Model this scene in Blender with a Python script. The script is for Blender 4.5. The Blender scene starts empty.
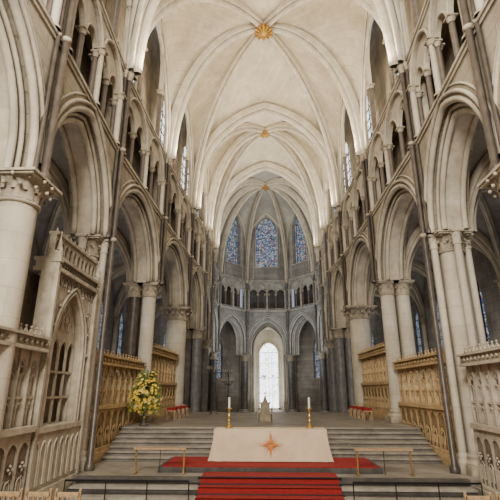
import bpy, math, random
from mathutils import Vector
random.seed(7)
SC=bpy.context.scene; COL=SC.collection
PI=math.pi
ORG={}
# ------------------------------------------------------------------ mesh helper
class MB:
    def __init__(s): s.v=[];s.f=[];s.m=[];s.s=[];s.uv=None
    def add(s,vs,fs,mi=0,sm=False):
        b=len(s.v); s.v.extend([tuple(p) for p in vs])
        for f in fs: s.f.append([b+i for i in f]); s.m.append(mi); s.s.append(sm)
    def quad(s,a,b,c,d,mi=0): s.add([a,b,c,d],[(0,1,2,3)],mi)
    def box(s,x0,x1,y0,y1,z0,z1,mi=0):
        v=[(x,y,z) for z in (z0,z1) for y in (y0,y1) for x in (x0,x1)]
        s.add(v,[(0,2,3,1),(4,5,7,6),(0,1,5,4),(2,6,7,3),(0,4,6,2),(1,3,7,5)],mi)
    def fbox(s,fr,u0,u1,n0,n1,z0,z1,mi=0):
        v=[fr.P(u,n,z) for z in (z0,z1) for n in (n0,n1) for u in (u0,u1)]
        s.add(v,[(0,2,3,1),(4,5,7,6),(0,1,5,4),(2,6,7,3),(0,4,6,2),(1,3,7,5)],mi)
    def lathe(s,prof,c=(0,0,0),n=16,mi=0,sm=True):
        vs=[];fs=[];k=len(prof)
        for i in range(n):
            a=2*PI*i/n
            for r,z in prof: vs.append((c[0]+r*math.cos(a),c[1]+r*math.sin(a),c[2]+z))
        for i in range(n):
            j=(i+1)%n
            for q in range(k-1): fs.append((i*k+q,j*k+q,j*k+q+1,i*k+q+1))
        s.add(vs,fs,mi,sm)
    def tube(s,a,b,r,n=8,mi=0,r2=None,sm=True):
        a=Vector(a);b=Vector(b);d=(b-a).normalized(); r2=r if r2 is None else r2
        x=d.orthogonal().normalized(); y=d.cross(x)
        vs=[];fs=[]
        for i in range(n):
            t=2*PI*i/n; o=x*math.cos(t)+y*math.sin(t)
            vs.append(a+o*r); vs.append(b+o*r2)
        for i in range(n):
            j=(i+1)%n; fs.append((2*i,2*j,2*j+1,2*i+1))
        s.add(vs,fs,mi,sm)
        s.add([vs[2*i] for i in range(n)],[tuple(range(n))[::-1]],mi); s.add([vs[2*i+1] for i in range(n)],[tuple(range(n))],mi)
    def ball(s,c,r,n=8,m=6,mi=0,sz=1):
        s.lathe([(max(r*math.sin(PI*k/m),1e-4),-r*sz*math.cos(PI*k/m)) for k in range(m+1)],c,n,mi)
    def build(s,name,mats,parent=None,loc=(0,0,0)):
        if not isinstance(mats,(list,tuple)): mats=[mats]
        org=Vector(ORG.get(parent.name,(0,0,0))) if parent else Vector(loc)
        me=bpy.data.meshes.new(name)
        me.from_pydata([tuple(Vector(p)-org) for p in s.v],[],s.f)
        for m in mats: me.materials.append(m)
        me.polygons.foreach_set('material_index',s.m); me.polygons.foreach_set('use_smooth',s.s)
        if s.uv:
            ul=me.uv_layers.new(name='UVMap')
            for l in me.loops: ul.data[l.index].uv=s.uv[l.vertex_index]
        me.update()
        o=bpy.data.objects.new(name,me); COL.objects.link(o)
        if parent: o.parent=parent
        else: o.location=org
        ORG[o.name]=tuple(org)
        return o
def tag(o,label,cat,group=None,kind=None):
    o['label']=label; o['category']=cat
    if group: o['group']=group
    if kind: o['kind']=kind
    return o
def struct(o): o['kind']='structure'; return o
def thing(name,label,cat,loc=(0,0,0),group=None):
    o=bpy.data.objects.new(name,None); COL.objects.link(o); o.location=loc; o.empty_display_size=.2
    ORG[o.name]=tuple(loc); return tag(o,label,cat,group)
def dup(root,loc,label,rz=None):
    r=root.copy(); COL.objects.link(r); r.location=loc; r['label']=label
    if rz is not None: r.rotation_euler=(0,0,rz)
    for ch in root.children:
        c=ch.copy(); COL.objects.link(c); c.parent=r
        for g in ch.children:
            d=g.copy(); COL.objects.link(d); d.parent=c
    return r
# ------------------------------------------------------------------ materials
def newmat(name):
    m=bpy.data.materials.new(name); m.use_nodes=True
    return m,m.node_tree.nodes,m.node_tree.links,m.node_tree.nodes['Principled BSDF']
def stone(name,c1,c2,mort=None,bw=.9,bh=.42,rough=.85,bump=.2,uv=False,nscale=1.2,msize=.014,stain=.62,b2=.78):
    m,N,L,B=newmat(name); B.inputs['Roughness'].default_value=rough
    tc=N.new('ShaderNodeTexCoord'); 
    no=N.new('ShaderNodeTexNoise'); no.inputs['Scale'].default_value=nscale; no.inputs['Detail'].default_value=6; no.inputs['Roughness'].default_value=.6
    L.new(tc.outputs['Object'],no.inputs['Vector'])
    rp=N.new('ShaderNodeValToRGB'); rp.color_ramp.elements[0].position=.30; rp.color_ramp.elements[1].position=.66
    rp.color_ramp.elements[0].color=(*c2,1); rp.color_ramp.elements[1].color=(*c1,1)
    L.new(no.outputs['Fac'],rp.inputs['Fac'])
    n2=N.new('ShaderNodeTexNoise'); n2.inputs['Scale'].default_value=18; n2.inputs['Detail'].default_value=4
    L.new(tc.outputs['Object'],n2.inputs['Vector'])
    bp=N.new('ShaderNodeBump'); bp.inputs['Strength'].default_value=bump; bp.inputs['Distance'].default_value=.03
    L.new(n2.outputs['Fac'],bp.inputs['Height']); L.new(bp.outputs['Normal'],B.inputs['Normal'])
    ao=N.new('ShaderNodeAmbientOcclusion'); ao.samples=4; ao.inputs['Distance'].default_value=.3  # occlusion shade in creases, multiplied into the stone colour below
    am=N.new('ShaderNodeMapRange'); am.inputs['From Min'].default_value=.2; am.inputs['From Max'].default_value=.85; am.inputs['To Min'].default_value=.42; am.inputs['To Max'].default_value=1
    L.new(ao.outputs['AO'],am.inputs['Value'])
    last=rp.outputs['Color']
    def mul(a,b):
        mx=N.new('ShaderNodeMix'); mx.data_type='RGBA'; mx.blend_type='MULTIPLY'; mx.inputs['Factor'].default_value=1
        L.new(a,mx.inputs[6]); L.new(b,mx.inputs[7]); return mx.outputs[2]
    if mort:
        br=N.new('ShaderNodeTexBrick'); br.inputs['Scale'].default_value=1; br.inputs['Brick Width'].default_value=bw; br.inputs['Row Height'].default_value=bh
        br.inputs['Mortar Size'].default_value=msize; br.inputs['Color1'].default_value=(1,1,1,1); br.inputs['Color2'].default_value=(b2,b2*.98,b2*.95,1); br.inputs['Mortar'].default_value=(*mort,1)
        if uv: L.new(tc.outputs['UV'],br.inputs['Vector'])
        else:
            sp=N.new('ShaderNodeSeparateXYZ'); L.new(tc.outputs['Object'],sp.inputs[0])
            ad=N.new('ShaderNodeMath'); L.new(sp.outputs['X'],ad.inputs[0]); L.new(sp.outputs['Y'],ad.inputs[1])
            cb=N.new('ShaderNodeCombineXYZ'); L.new(ad.outputs[0],cb.inputs['X']); L.new(sp.outputs['Z'],cb.inputs['Y']); L.new(cb.outputs[0],br.inputs['Vector'])
        last=mul(last,br.outputs['Color'])
    mp=N.new('ShaderNodeMapping'); mp.inputs['Scale'].default_value=(.9,.9,.25); L.new(tc.outputs['Object'],mp.inputs['Vector'])
    n3=N.new('ShaderNodeTexNoise'); n3.inputs['Scale'].default_value=.9; n3.inputs['Detail'].default_value=8; n3.inputs['Roughness'].default_value=.7; L.new(mp.outputs[0],n3.inputs['Vector'])
    r3=N.new('ShaderNodeMapRange'); r3.inputs['From Min'].default_value=.35; r3.inputs['From Max'].default_value=.55; r3.inputs['To Min'].default_value=stain; r3.inputs['To Max'].default_value=1; L.new(n3.outputs['Fac'],r3.inputs['Value'])
    last=mul(last,r3.outputs['Result'])
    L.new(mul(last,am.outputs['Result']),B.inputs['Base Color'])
    return m
def plain(name,c,rough=.6,metal=0,c2=None,scale=8,bump=0):
    m,N,L,B=newmat(name); B.inputs['Roughness'].default_value=rough; B.inputs['Metallic'].default_value=metal
    no=N.new('ShaderNodeTexNoise'); no.inputs['Scale'].default_value=scale; no.inputs['Detail'].default_value=4
    tc=N.new('ShaderNodeTexCoord'); L.new(tc.outputs['Object'],no.inputs['Vector'])
    rp=N.new('ShaderNodeValToRGB'); rp.color_ramp.elements[0].position=.35; rp.color_ramp.elements[1].position=.65
    c2=c2 or tuple(x*.78 for x in c)
    rp.color_ramp.elements[0].color=(*c2,1); rp.color_ramp.elements[1].color=(*c,1)
    L.new(no.outputs['Fac'],rp.inputs['Fac']); L.new(rp.outputs['Color'],B.inputs['Base Color'])
    if bump:
        bp=N.new('ShaderNodeBump'); bp.inputs['Strength'].default_value=bump; bp.inputs['Distance'].default_value=.02
        L.new(no.outputs['Fac'],bp.inputs['Height']); L.new(bp.outputs['Normal'],B.inputs['Normal'])
    return m
def glassmat(name,cols,strength,scale=5,edge=.05):
    m,N,L,B=newmat(name); B.inputs['Roughness'].default_value=.3; B.inputs['Base Color'].default_value=(.03,.04,.06,1)
    tc=N.new('ShaderNodeTexCoord'); vo=N.new('ShaderNodeTexVoronoi'); vo.inputs['Scale'].default_value=scale
    L.new(tc.outputs['Object'],vo.inputs['Vector'])
    sp=N.new('ShaderNodeSeparateColor'); L.new(vo.outputs['Color'],sp.inputs[0])
    rp=N.new('ShaderNodeValToRGB'); rp.color_ramp.interpolation='CONSTANT'
    while len(rp.color_ramp.elements)<len(cols): rp.color_ramp.elements.new(.5)
    for i,c in enumerate(cols): rp.color_ramp.elements[i].position=i/len(cols); rp.color_ramp.elements[i].color=(*c,1)
    L.new(sp.outputs[0],rp.inputs['Fac'])
    ve=N.new('ShaderNodeTexVoronoi'); ve.feature='DISTANCE_TO_EDGE'; ve.inputs['Scale'].default_value=scale; L.new(tc.outputs['Object'],ve.inputs['Vector'])
    gt=N.new('ShaderNodeMath'); gt.operation='GREATER_THAN'; gt.inputs[1].default_value=edge; L.new(ve.outputs['Distance'],gt.inputs[0])
    mu=N.new('ShaderNodeMath'); mu.operation='MULTIPLY'; mu.inputs[1].default_value=strength; L.new(gt.outputs[0],mu.inputs[0])
    L.new(rp.outputs['Color'],B.inputs['Emission Color']); L.new(mu.outputs[0],B.inputs['Emission Strength'])
    return m
M={}
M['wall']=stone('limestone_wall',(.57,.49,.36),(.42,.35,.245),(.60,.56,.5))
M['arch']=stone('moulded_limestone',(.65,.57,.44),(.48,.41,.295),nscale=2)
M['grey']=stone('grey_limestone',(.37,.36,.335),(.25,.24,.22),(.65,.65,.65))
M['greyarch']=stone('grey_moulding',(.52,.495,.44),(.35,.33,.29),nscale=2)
M['gallery']=stone('gallery_back_wall',(.30,.25,.18),(.19,.155,.11),(.6,.58,.55))  # darker copy of the wall stone, gallery shade put into its colour
M['gallerygrey']=stone('apse_gallery_back_wall',(.13,.125,.12),(.08,.075,.07),(.6,.58,.55))  # dark colour stands in for shade behind the apse colonnettes
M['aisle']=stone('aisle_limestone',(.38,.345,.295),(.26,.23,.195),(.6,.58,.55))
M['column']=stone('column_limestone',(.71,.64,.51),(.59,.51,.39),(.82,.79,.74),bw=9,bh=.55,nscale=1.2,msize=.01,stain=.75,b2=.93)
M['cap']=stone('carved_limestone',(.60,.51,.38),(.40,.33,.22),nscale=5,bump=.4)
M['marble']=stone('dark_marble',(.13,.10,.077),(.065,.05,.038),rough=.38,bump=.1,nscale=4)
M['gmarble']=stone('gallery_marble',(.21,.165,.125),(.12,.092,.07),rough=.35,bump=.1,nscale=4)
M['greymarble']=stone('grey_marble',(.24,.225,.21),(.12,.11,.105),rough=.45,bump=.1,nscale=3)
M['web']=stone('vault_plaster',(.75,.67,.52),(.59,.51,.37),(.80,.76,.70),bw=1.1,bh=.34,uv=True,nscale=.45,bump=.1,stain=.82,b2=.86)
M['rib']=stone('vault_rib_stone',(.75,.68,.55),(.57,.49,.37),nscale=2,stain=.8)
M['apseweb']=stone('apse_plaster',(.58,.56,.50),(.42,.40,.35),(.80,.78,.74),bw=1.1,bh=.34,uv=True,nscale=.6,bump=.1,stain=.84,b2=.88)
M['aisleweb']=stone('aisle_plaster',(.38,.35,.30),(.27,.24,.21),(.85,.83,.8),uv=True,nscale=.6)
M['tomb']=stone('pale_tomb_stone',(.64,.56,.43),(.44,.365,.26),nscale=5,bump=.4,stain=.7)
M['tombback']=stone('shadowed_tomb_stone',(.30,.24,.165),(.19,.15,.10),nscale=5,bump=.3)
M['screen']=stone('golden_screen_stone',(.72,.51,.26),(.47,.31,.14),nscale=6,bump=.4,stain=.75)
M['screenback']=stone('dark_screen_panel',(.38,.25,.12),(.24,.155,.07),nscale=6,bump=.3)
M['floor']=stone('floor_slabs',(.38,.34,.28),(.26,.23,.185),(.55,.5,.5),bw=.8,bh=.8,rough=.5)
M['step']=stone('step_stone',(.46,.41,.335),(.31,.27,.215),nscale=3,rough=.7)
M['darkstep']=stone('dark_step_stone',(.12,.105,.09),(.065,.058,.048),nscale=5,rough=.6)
M['red']=plain('red_carpet',(.32,.018,.013),.95,c2=(.23,.012,.009),scale=30,bump=.2)
M['cloth']=plain('cream_altar_cloth',(.78,.63,.43),.9,c2=(.70,.55,.36),scale=3)
M['orange']=plain('orange_embroidery',(.72,.24,.06),.8)
M['wood']=plain('pale_wood',(.50,.34,.19),.55,c2=(.38,.24,.12),scale=12)
M['darkwood']=plain('dark_wood',(.16,.08,.04),.5,scale=12)
M['gold']=plain('gilt',(.62,.36,.08),.45,.5,c2=(.32,.16,.03),scale=10)
M['brass']=plain('brass',(.75,.50,.18),.28,.85)
M['wax']=plain('candle_wax',(.9,.86,.74),.5)
M['iron']=plain('black_iron',(.02,.02,.022),.5,.6)
M['greyiron']=plain('worn_iron',(.05,.045,.04),.5,.4)
M['leaf']=plain('leaf_green',(.22,.27,.06),.6,c2=(.10,.14,.03))
M['yellow']=plain('yellow_petal',(.86,.64,.10),.6,c2=(.78,.50,.05))
M['white']=plain('pale_yellow_petal',(.86,.74,.30),.6)
M['chairstone']=plain('marble_chair_stone',(.38,.31,.21),.7,c2=(.23,.18,.12),scale=6)
M['glass']=glassmat('stained_glass',[(.05,.10,.30),(.14,.24,.42),(.50,.58,.66),(.36,.08,.06),(.08,.14,.32),(.40,.40,.30),(.26,.36,.50),(.04,.06,.2),(.60,.52,.28),(.12,.28,.22)],1.15,9,.07)
M['glass2']=glassmat('grisaille_glass',[(.78,.78,.76),(.66,.68,.69),(.85,.86,.84),(.58,.61,.64)],3.8,6)
M['glass3']=glassmat('aisle_glass',[(.45,.5,.56),(.25,.32,.42),(.6,.62,.6),(.15,.2,.35)],.6,6)
M['bright']=glassmat('sunlit_glass',[(1,1,1),(.80,.90,1),(1,.99,.95),(.88,.93,1)],4.5,3,.03)
M['lead']=plain('dark_lead',(.03,.03,.035),.6)
# ------------------------------------------------------------------ architecture helpers
class Fr:
    def __init__(s,A,B,c=None):
        s.A=Vector((A[0],A[1]));d=Vector((B[0],B[1]))-s.A;s.L=d.length;s.e=d/s.L
        m=Vector((s.e.y,-s.e.x)); mid=s.A+d/2; cc=Vector((0,min(mid.y,38.8))) if c is None else Vector(c)
        if m.dot(mid-cc)<0: m=-m
        s.m=m
    def P(s,u,n,z):
        p=s.A+s.e*u+s.m*n; return (p.x,p.y,z)
def arch_pts(w,h,r=0,N=10):
    h=max(h,w*1.001); R=(w*w+h*h)/(2*w); c=R-w; al=math.acos(max(-1,min(1,c/(R+r))))
    left=[(c+(R+r)*math.cos(PI-al*i/N),(R+r)*math.sin(PI-al*i/N)) for i in range(N+1)]
    return left+[(-u,z) for u,z in left[-2::-1]]
def slab(mb,fr,u0,u1,z0s,z1,n0,n1,ops,mi=0,N=8):
    P=fr.P
    def solid(a,b,z):
        if b-a<1e-4: return
        mb.quad(P(a,n0,z),P(b,n0,z),P(b,n0,z1),P(a,n0,z1),mi); mb.quad(P(a,n1,z),P(b,n1,z),P(b,n1,z1),P(a,n1,z1),mi)
        mb.quad(P(a,n0,z),P(b,n0,z),P(b,n1,z),P(a,n1,z),mi)
    cur=u0
    for i,(uc,w,zs,h) in enumerate(ops):
        solid(cur,uc-w,z0s[i])
        for uu,zb in ((uc-w,z0s[i]),(uc+w,z0s[i+1])):
            mb.quad(P(uu,n0,zb),P(uu,n1,zb),P(uu,n1,zs),P(uu,n0,zs),mi)
        pts=arch_pts(w,h,0,N)
        for (a,za),(b,zb) in zip(pts,pts[1:]):
            a+=uc;b+=uc;za+=zs;zb+=zs
            mb.quad(P(a,n0,za),P(b,n0,zb),P(b,n0,z1),P(a,n0,z1),mi); mb.quad(P(a,n1,za),P(b,n1,zb),P(b,n1,z1),P(a,n1,z1),mi)
            mb.quad(P(a,n0,za),P(a,n1,za),P(b,n1,zb),P(b,n0,zb),mi)
        cur=uc+w
    solid(cur,u1,z0s[len(ops)])
    mb.quad(P(u0,n0,z1),P(u1,n0,z1),P(u1,n1,z1),P(u0,n1,z1),mi)
    for uu,zb in ((u0,z0s[0]),(u1,z0s[-1])): mb.quad(P(uu,n0,zb),P(uu,n1,zb),P(uu,n1,z1),P(uu,n0,z1),mi)
def ring(mb,fr,uc,zs,w,h,prof,zl=None,zr=None,mi=0,N=12,sm=False):
    cols=[]
    for r,n in prof:
        pts=[(uc+u,zs+z) for u,z in arch_pts(w,h,r,N)]
        if zl is not None: pts=[(uc-w-r,zl)]+pts
        if zr is not None: pts=pts+[(uc+w+r,zr)]
        cols.append([fr.P(u,n,z) for u,z in pts])
    K=len(cols[0]);J=len(prof); vs=[c[i] for i in range(K) for c in cols]
    fs=[(i*J+j,i*J+(j+1)%J,(i+1)*J+(j+1)%J,(i+1)*J+j) for i in range(K-1) for j in range(J)]
    mb.add(vs,fs,mi,sm)
def rect(r0,r1,n0,n1): return [(r0,n0),(r1,n0),(r1,n1),(r0,n1)]
def roll(r,n,p,k=8): return [(r+p*math.cos(2*PI*i/k),n+p*math.sin(2*PI*i/k)) for i in range(k)]
def hoop(mb,fr,uc,zc,R,n,p=.02,N=16):
    for i in range(N):
        a,b=2*PI*i/N,2*PI*(i+1)/N; mb.tube(fr.P(uc+R*math.cos(a),n,zc+R*math.sin(a)),fr.P(uc+R*math.cos(b),n,zc+R*math.sin(b)),p,4)
def pane(mb,fr,uc,w,zb,zs,h,n,mi=0):
    pts=[(uc+u,zs+z) for u,z in arch_pts(w,h,0,10)]
    for (a,za),(b,zb2) in zip(pts,pts[1:]): mb.quad(fr.P(a,n,zb),fr.P(b,n,zb),fr.P(b,n,zb2),fr.P(a,n,za),mi)
def aprof(s,w,He,K=2.0):
    if He<w:
        return math.sqrt(max(0,1-(2*s-1)**2))
    h=min(He,w*K); st=He-h
    R=(w*w+h*h)/(2*w);c=R-w; u=-abs((2*s-1)*w)
    z=math.sqrt(max(0,R*R-(u-c)**2)); k=min(1,min(s,1-s)/.035)
    return (z+st*math.sin(k*PI/2))/He
def cell(mb,A,B,C,zs,H,He,NS=34,MT=14,K=2.0):
    A,B,C=Vector(A),Vector(B),Vector(C); w=(B-A).length/2; dc=((A+B)/2-C).length
    b=len(mb.v)
    if mb.uv is None: mb.uv=[]
    for j in range(MT+1):
        th=PI/2*j/MT; t=1-math.cos(th); q=math.sin(th)
        for i in range(NS+1):
            s=(1-math.cos(PI*i/NS))/2
            p=(A+(B-A)*s).lerp(C,t)
            mb.v.append((p.x,p.y,zs+H*q+He*(1-q)*aprof(s,w,He,K))); mb.uv.append((t*dc*1.3,s*2*w*(1-t*.7)*1.2))
    W=NS+1
    for j in range(MT):
        for i in range(NS):
            mb.f.append([b+j*W+i,b+j*W+i+1,b+(j+1)*W+i+1,b+(j+1)*W+i]); mb.m.append(0); mb.s.append(True)
def sweep(mb,pts,side,prof,mi=0):
    pts=[Vector(p) for p in pts]; side=Vector((side[0],side[1],0)).normalized(); vs=[];J=len(prof)
    for i,p in enumerate(pts):
        T=(pts[min(i+1,len(pts)-1)]-pts[max(i-1,0)]).normalized(); n=side.cross(T).normalized()
        for a,b in prof: vs.append(p+side*a+n*b)
    mb.add(vs,[(i*J+j,i*J+(j+1)%J,(i+1)*J+(j+1)%J,(i+1)*J+j) for i in range(len(pts)-1) for j in range(J)],mi,False)
def ribprof(w,d):
    p=[(-w,.12),(-w,-d*.25)]
    for k in range(5): a=PI+PI*k/4*.9; p.append((-w*.72+w*.26*math.cos(a),-d*.3+d*.22*math.sin(a)))
    for k in range(7): a=PI*1.05+PI*.9*k/6; p.append((w*.46*math.cos(a),-d*.62+d*.38*math.sin(a)))
    for k in range(5): a=PI*1.1+PI*.9*k/4; p.append((w*.72+w*.26*math.cos(a),-d*.3+d*.22*math.sin(a)))
    return p+[(w,-d*.25),(w,.12)]
def rib_ac(mb,A,C,zs,H,w,d):
    A,C=Vector(A),Vector(C); dr=C-A; side=(dr.y,-dr.x)
    pts=[]
    for j in range(25):
        th=PI/2*j/24; p=A.lerp(C,1-math.cos(th)); pts.append((p.x,p.y,zs+H*math.sin(th)))
    sweep(mb,pts,side,ribprof(w,d))
def rib_ab(mb,A,B,zs,He,w,d,K=2.0):
    A,B=Vector(A),Vector(B); dr=B-A; side=(dr.y,-dr.x); L=dr.length; pts=[]
    for j in range(57):
        s=(1-math.cos(PI*j/56))/2; p=A.lerp(B,s); pts.append((p.x,p.y,zs+He*aprof(s,L/2,He,K)))
    sweep(mb,pts,side,ribprof(w,d))
# ------------------------------------------------------------------ plan
LOW,PRE,UP,FAR=-.15,.3,1.14,.12
F=[(4.8,2.5),(4.85,8.0),(5.1,12.9),(5.0,19.1),(4.8,25.5),(4.4,29.4),(4.5,33.6),(4.95,37.6),(4.75,41.4),(2.15,44.6)]
CAP=[6.6,6.6,7.0,7.0,7.0,6.3,6.0,5.9,5.8,5.8]
BZ=[LOW,LOW,PRE,UP,UP,FAR,FAR,FAR,FAR,FAR]
SPR,CRN=13.5,22.0; H=CRN-SPR
SIDES={'left':-1,'right':1}
def fp(i,s): return (F[i][0]*s,F[i][1])
ordn=['nearest','second','third','fourth','fifth','sixth','seventh','eighth','ninth','tenth']
bays=[]
for sn,s in SIDES.items():
    for i in range(9): bays.append((sn,i,fp(i,s),fp(i+1,s),CAP[i],CAP[i+1]))
bays.append(('apse',9,fp(9,-1),fp(9,1),CAP[9],CAP[9]))
walls={'left':MB(),'right':MB(),'apse':MB()}
strings={'left':MB(),'right':MB(),'apse':MB()}
gback={0:MB(),1:MB()}
col_cache={}
def colonnette(h,r,mat):
    k=(round(h,2),r,mat)
    if k not in col_cache:
        mb=MB()
        mb.lathe([(r*1.7,0),(r*1.7,.05),(r*1.4,.09),(r*1.2,.12),(r,.14)],n=10,mi=1)
        mb.lathe([(r,.14),(r,h-.2)],n=10,mi=0)
        mb.lathe([(r*1.25,h-.21),(r*1.1,h-.18),(r*1.3,h-.12),(r*1.6,h-.05)],n=10,mi=1)
        mb.box(-r*1.7,r*1.7,-r*1.7,r*1.7,h-.05,h,1)
        me=bpy.data.meshes.new('colonnette'); me.from_pydata(mb.v,[],mb.f); me.materials.append(M[mat]); me.materials.append(M['cap'])
        me.polygons.foreach_set('material_index',mb.m); me.polygons.foreach_set('use_smooth',mb.s)
        col_cache[k]=me
    return col_cache[k]
def put_col(parent,p,h,r,mat):
    o=bpy.data.objects.new('colonnette',colonnette(h,r,mat)); COL.objects.link(o); o.parent=parent; o.location=Vector(p)-Vector(ORG[parent.name])
tn=[0]; wn=[0]
def place_name(sn,i):
    if sn=='apse': return 'at the centre of the far apse'
    if i>=7: return 'on the %s apse curve, %s from its centre'%(sn,'next' if i==8 else 'second')
    return 'on the %s wall above the %s arch'%(sn,ordn[i])
for sn,i,A,B,ca,cb in bays:
    fr=Fr(A,B); L=fr.L; wb=walls[sn if i<7 else 'apse']; choir=i<5
    am=M['arch'] if i<6 else M['greyarch']
    pw=.55 if i<5 else .5
    wi=L/2-pw; wo=wi+.32; apex=10.0 if choir else 9.6
    zs=7.0 if choir and L>5 else apex-wi*1.6
    zs=max(zs,max(ca,cb)); h=apex-.35-zs
    h=max(h,wi*1.02)
    hh=math.sqrt(max(0,( (wi*wi+h*h)/(2*wi)+.32)**2-((wi*wi+h*h)/(2*wi)-wi)**2))
    slab(wb,fr,0,L,[ca,cb],10.5,0,1.2,[(L/2,wo,zs,hh)],N=12)
    tr=MB()
    ring(tr,fr,L/2,zs,wi,h,rect(.05,.34,.30,.96),ca,cb)
    for r,n,p in ((.03,.32,.085),(.19,.24,.06),(.33,.05,.095),(.52,-.02,.06),(.70,-.0,.035),(.03,.92,.085)):
        ring(tr,fr,L/2,zs,wi,h,roll(r,n,p),ca if r<.4 else None,cb if r<.4 else None,sm=True)
    tn[0]+=1; struct(tr.build('trim_%d'%tn[0],am))
    for z,t in ((10.22,.16),(13.45,.18)):
        S=strings[sn if i<7 else 'apse']; S.fbox(fr,-.02,L+.02,-.10,.05,z,z+t*.5); S.fbox(fr,-.02,L+.02,-.05,.05,z-.1,z)
    # triforium: tall gallery of paired arches on marble shafts standing on a continuous sill
    e=.34 if i<7 else .24; q=(L-2*e)/4; loc=fr.P(L/2,0,10.31); ZS=10.31; gm='gmarble'
    T=thing('triforium_arcade','triforium arcade of dark colonnettes '+place_name(sn,i),'arcade',loc,'triforium arcades')
    sc=MB(); w2=q-.08; h2=min(max(w2*1.02,w2*1.05),1.25); z2=13.32-h2
    slab(sc,fr,0,L,[z2,z2,z2],13.45,.0,.1,[(e+q,w2,z2,h2),(e+3*q,w2,z2,h2)],N=8)
    for ua,ub in ((0,e-.12),(L-e+.12,L)): sc.fbox(fr,ua,ub,-.0,.5,ZS,13.45)
    w4=q/2-.06; h4=w4*1.15; z4=12.05
    slab(sc,fr,.05,L-.05,[z4]*5,13.4,.1,.24,[(e+q*(k+.5),w4,z4,h4) for k in range(4)],N=6)
    for k in (1,3): ring(sc,fr,e+q*k,z2,w2,h2,roll(.04,-.02,.06,6),sm=True)
    for k in range(4): ring(sc,fr,e+q*(k+.5),z4,w4,h4,roll(.03,.09,.045,6),sm=True)
    sc.build('arch_screen',am,T)
    for k in range(5):
        u=e+q*k
        put_col(T,fr.P(u,.17,ZS),z4-ZS,.085,gm)
        if k in (0,2,4): put_col(T,fr.P(u,.0,ZS),z2-ZS,.1,'column' if i<7 else 'greyarch')
        if k in (2,):
            for du in (-.2,.2): put_col(T,fr.P(u+du,.08,ZS),z4-ZS,.065,gm)
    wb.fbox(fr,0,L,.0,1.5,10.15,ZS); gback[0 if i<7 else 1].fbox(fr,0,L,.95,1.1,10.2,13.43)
    wb.fbox(fr,0,L,.0,1.5,13.42,13.6)
    if choir:
        Tc=thing('clerestory_arcade','tall clerestory passage arcade '+place_name(sn,i),'arcade',fr.P(L/2,0,13.6),'clerestory arcades')
        sc=MB(); e2=.36; tot=L-2*e2; wc=tot*.25; ws=tot*.115; us=(e2+ws,L/2,L-e2-ws); ZC=17.6
        slab(sc,fr,0,L,[16.3]*4,21.9,0,.14,[(us[0],ws,16.3,ws*1.5),(us[1],wc,ZC,wc*1.15),(us[2],ws,16.3,ws*1.5)],N=8)
        for ua,ub in ((0,e2-.04),(L-e2+.04,L)): sc.fbox(fr,ua,ub,0,.14,13.6,16.3)
        ring(sc,fr,us[1],ZC,wc,wc*1.15,roll(.06,-.01,.07,6),16.3,16.3,sm=True)
        for uc in (us[0],us[2]): ring(sc,fr,uc,16.3,ws,ws*1.5,roll(.05,-.01,.05,6),sm=True)
        sc.build('arch_screen',M['arch'],Tc)
        for u in ((us[0]+ws+us[1]-wc)/2,(us[2]-ws+us[1]+wc)/2): put_col(Tc,fr.P(u,.07,13.62),2.68,.1,'gmarble')
        for u in (us[0]-ws-.02,us[2]+ws+.02): put_col(Tc,fr.P(u,-.0,13.62),2.68,.06,'column')
        gw,g0,gs,gh,gn=min(1.1,L/2-.8),14.6,17.9,1.6,1.3
        slab(wb,fr,0,L,[13.6,13.6],21.9,1.1,1.4,[(L/2,gw,gs,gh)]); wb.fbox(fr,L/2-gw,L/2+gw,1.1,1.4,13.6,g0)
    else:
        gw,g0,gs,gh,gn=(min(1.05,L/2-.75) if i!=9 else 1.15),15.0,19.0,1.75,.45
        if i in (5,6,7): gw=min(gw,.9)
        slab(wb,fr,0,L,[13.6,13.6],21.9,0,.6,[(L/2,gw,gs,gh)]); wb.fbox(fr,L/2-gw,L/2+gw,0,.6,13.6,g0)
        tr=MB(); ring(tr,fr,L/2,gs,gw,gh,roll(.08,-.02,.08,8),g0,g0,sm=True); ring(tr,fr,L/2,gs,gw,gh,roll(.28,-.02,.06,8),13.6,13.6,sm=True)
        tr.fbox(fr,L/2-gw-.3,L/2+gw+.3,-.06,.02,g0-.1,g0)
        tn[0]+=1; struct(tr.build('trim_%d'%tn[0],am))
    wn[0]+=1
    g=MB(); pane(g,fr,L/2,gw,g0,gs,gh,gn)
    W=struct(g.build('window_%d'%wn[0],M['glass'] if not choir else M['glass2']))
    b=MB()
    if choir:
        for du in (-.34,.34): b.fbox(fr,L/2+du*gw-.02,L/2+du*gw+.02,gn-.05,gn,g0,gs+gh*.72)
        z=g0
        while z<gs+gh*.5: b.fbox(fr,L/2-gw,L/2+gw,gn-.05,gn,z,z+.04); z+=.62
    else:
        z=g0+.75; R=min(.55,gw*.55)
        while z<gs+.9:
            hoop(b,fr,L/2,z,R,gn-.03,.03); b.fbox(fr,L/2-gw,L/2-R,gn-.05,gn,z-.02,z+.02); b.fbox(fr,L/2+R,L/2+gw,gn-.05,gn,z-.02,z+.02); z+=1.25
        for du in (-.75,.75): b.fbox(fr,L/2+du*gw-.02,L/2+du*gw+.02,gn-.05,gn,g0,gs+gh*.35)
    b.build('window_frame',M['lead'],W)
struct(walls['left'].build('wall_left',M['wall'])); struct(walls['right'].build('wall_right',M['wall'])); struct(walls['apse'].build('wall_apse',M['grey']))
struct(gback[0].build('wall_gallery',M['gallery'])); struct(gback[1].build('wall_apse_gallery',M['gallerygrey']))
for k,sm in (('left','arch'),('right','arch'),('apse','greyarch')):
    tn[0]+=1; struct(strings[k].build('trim_%d'%tn[0],M[sm]))
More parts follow.
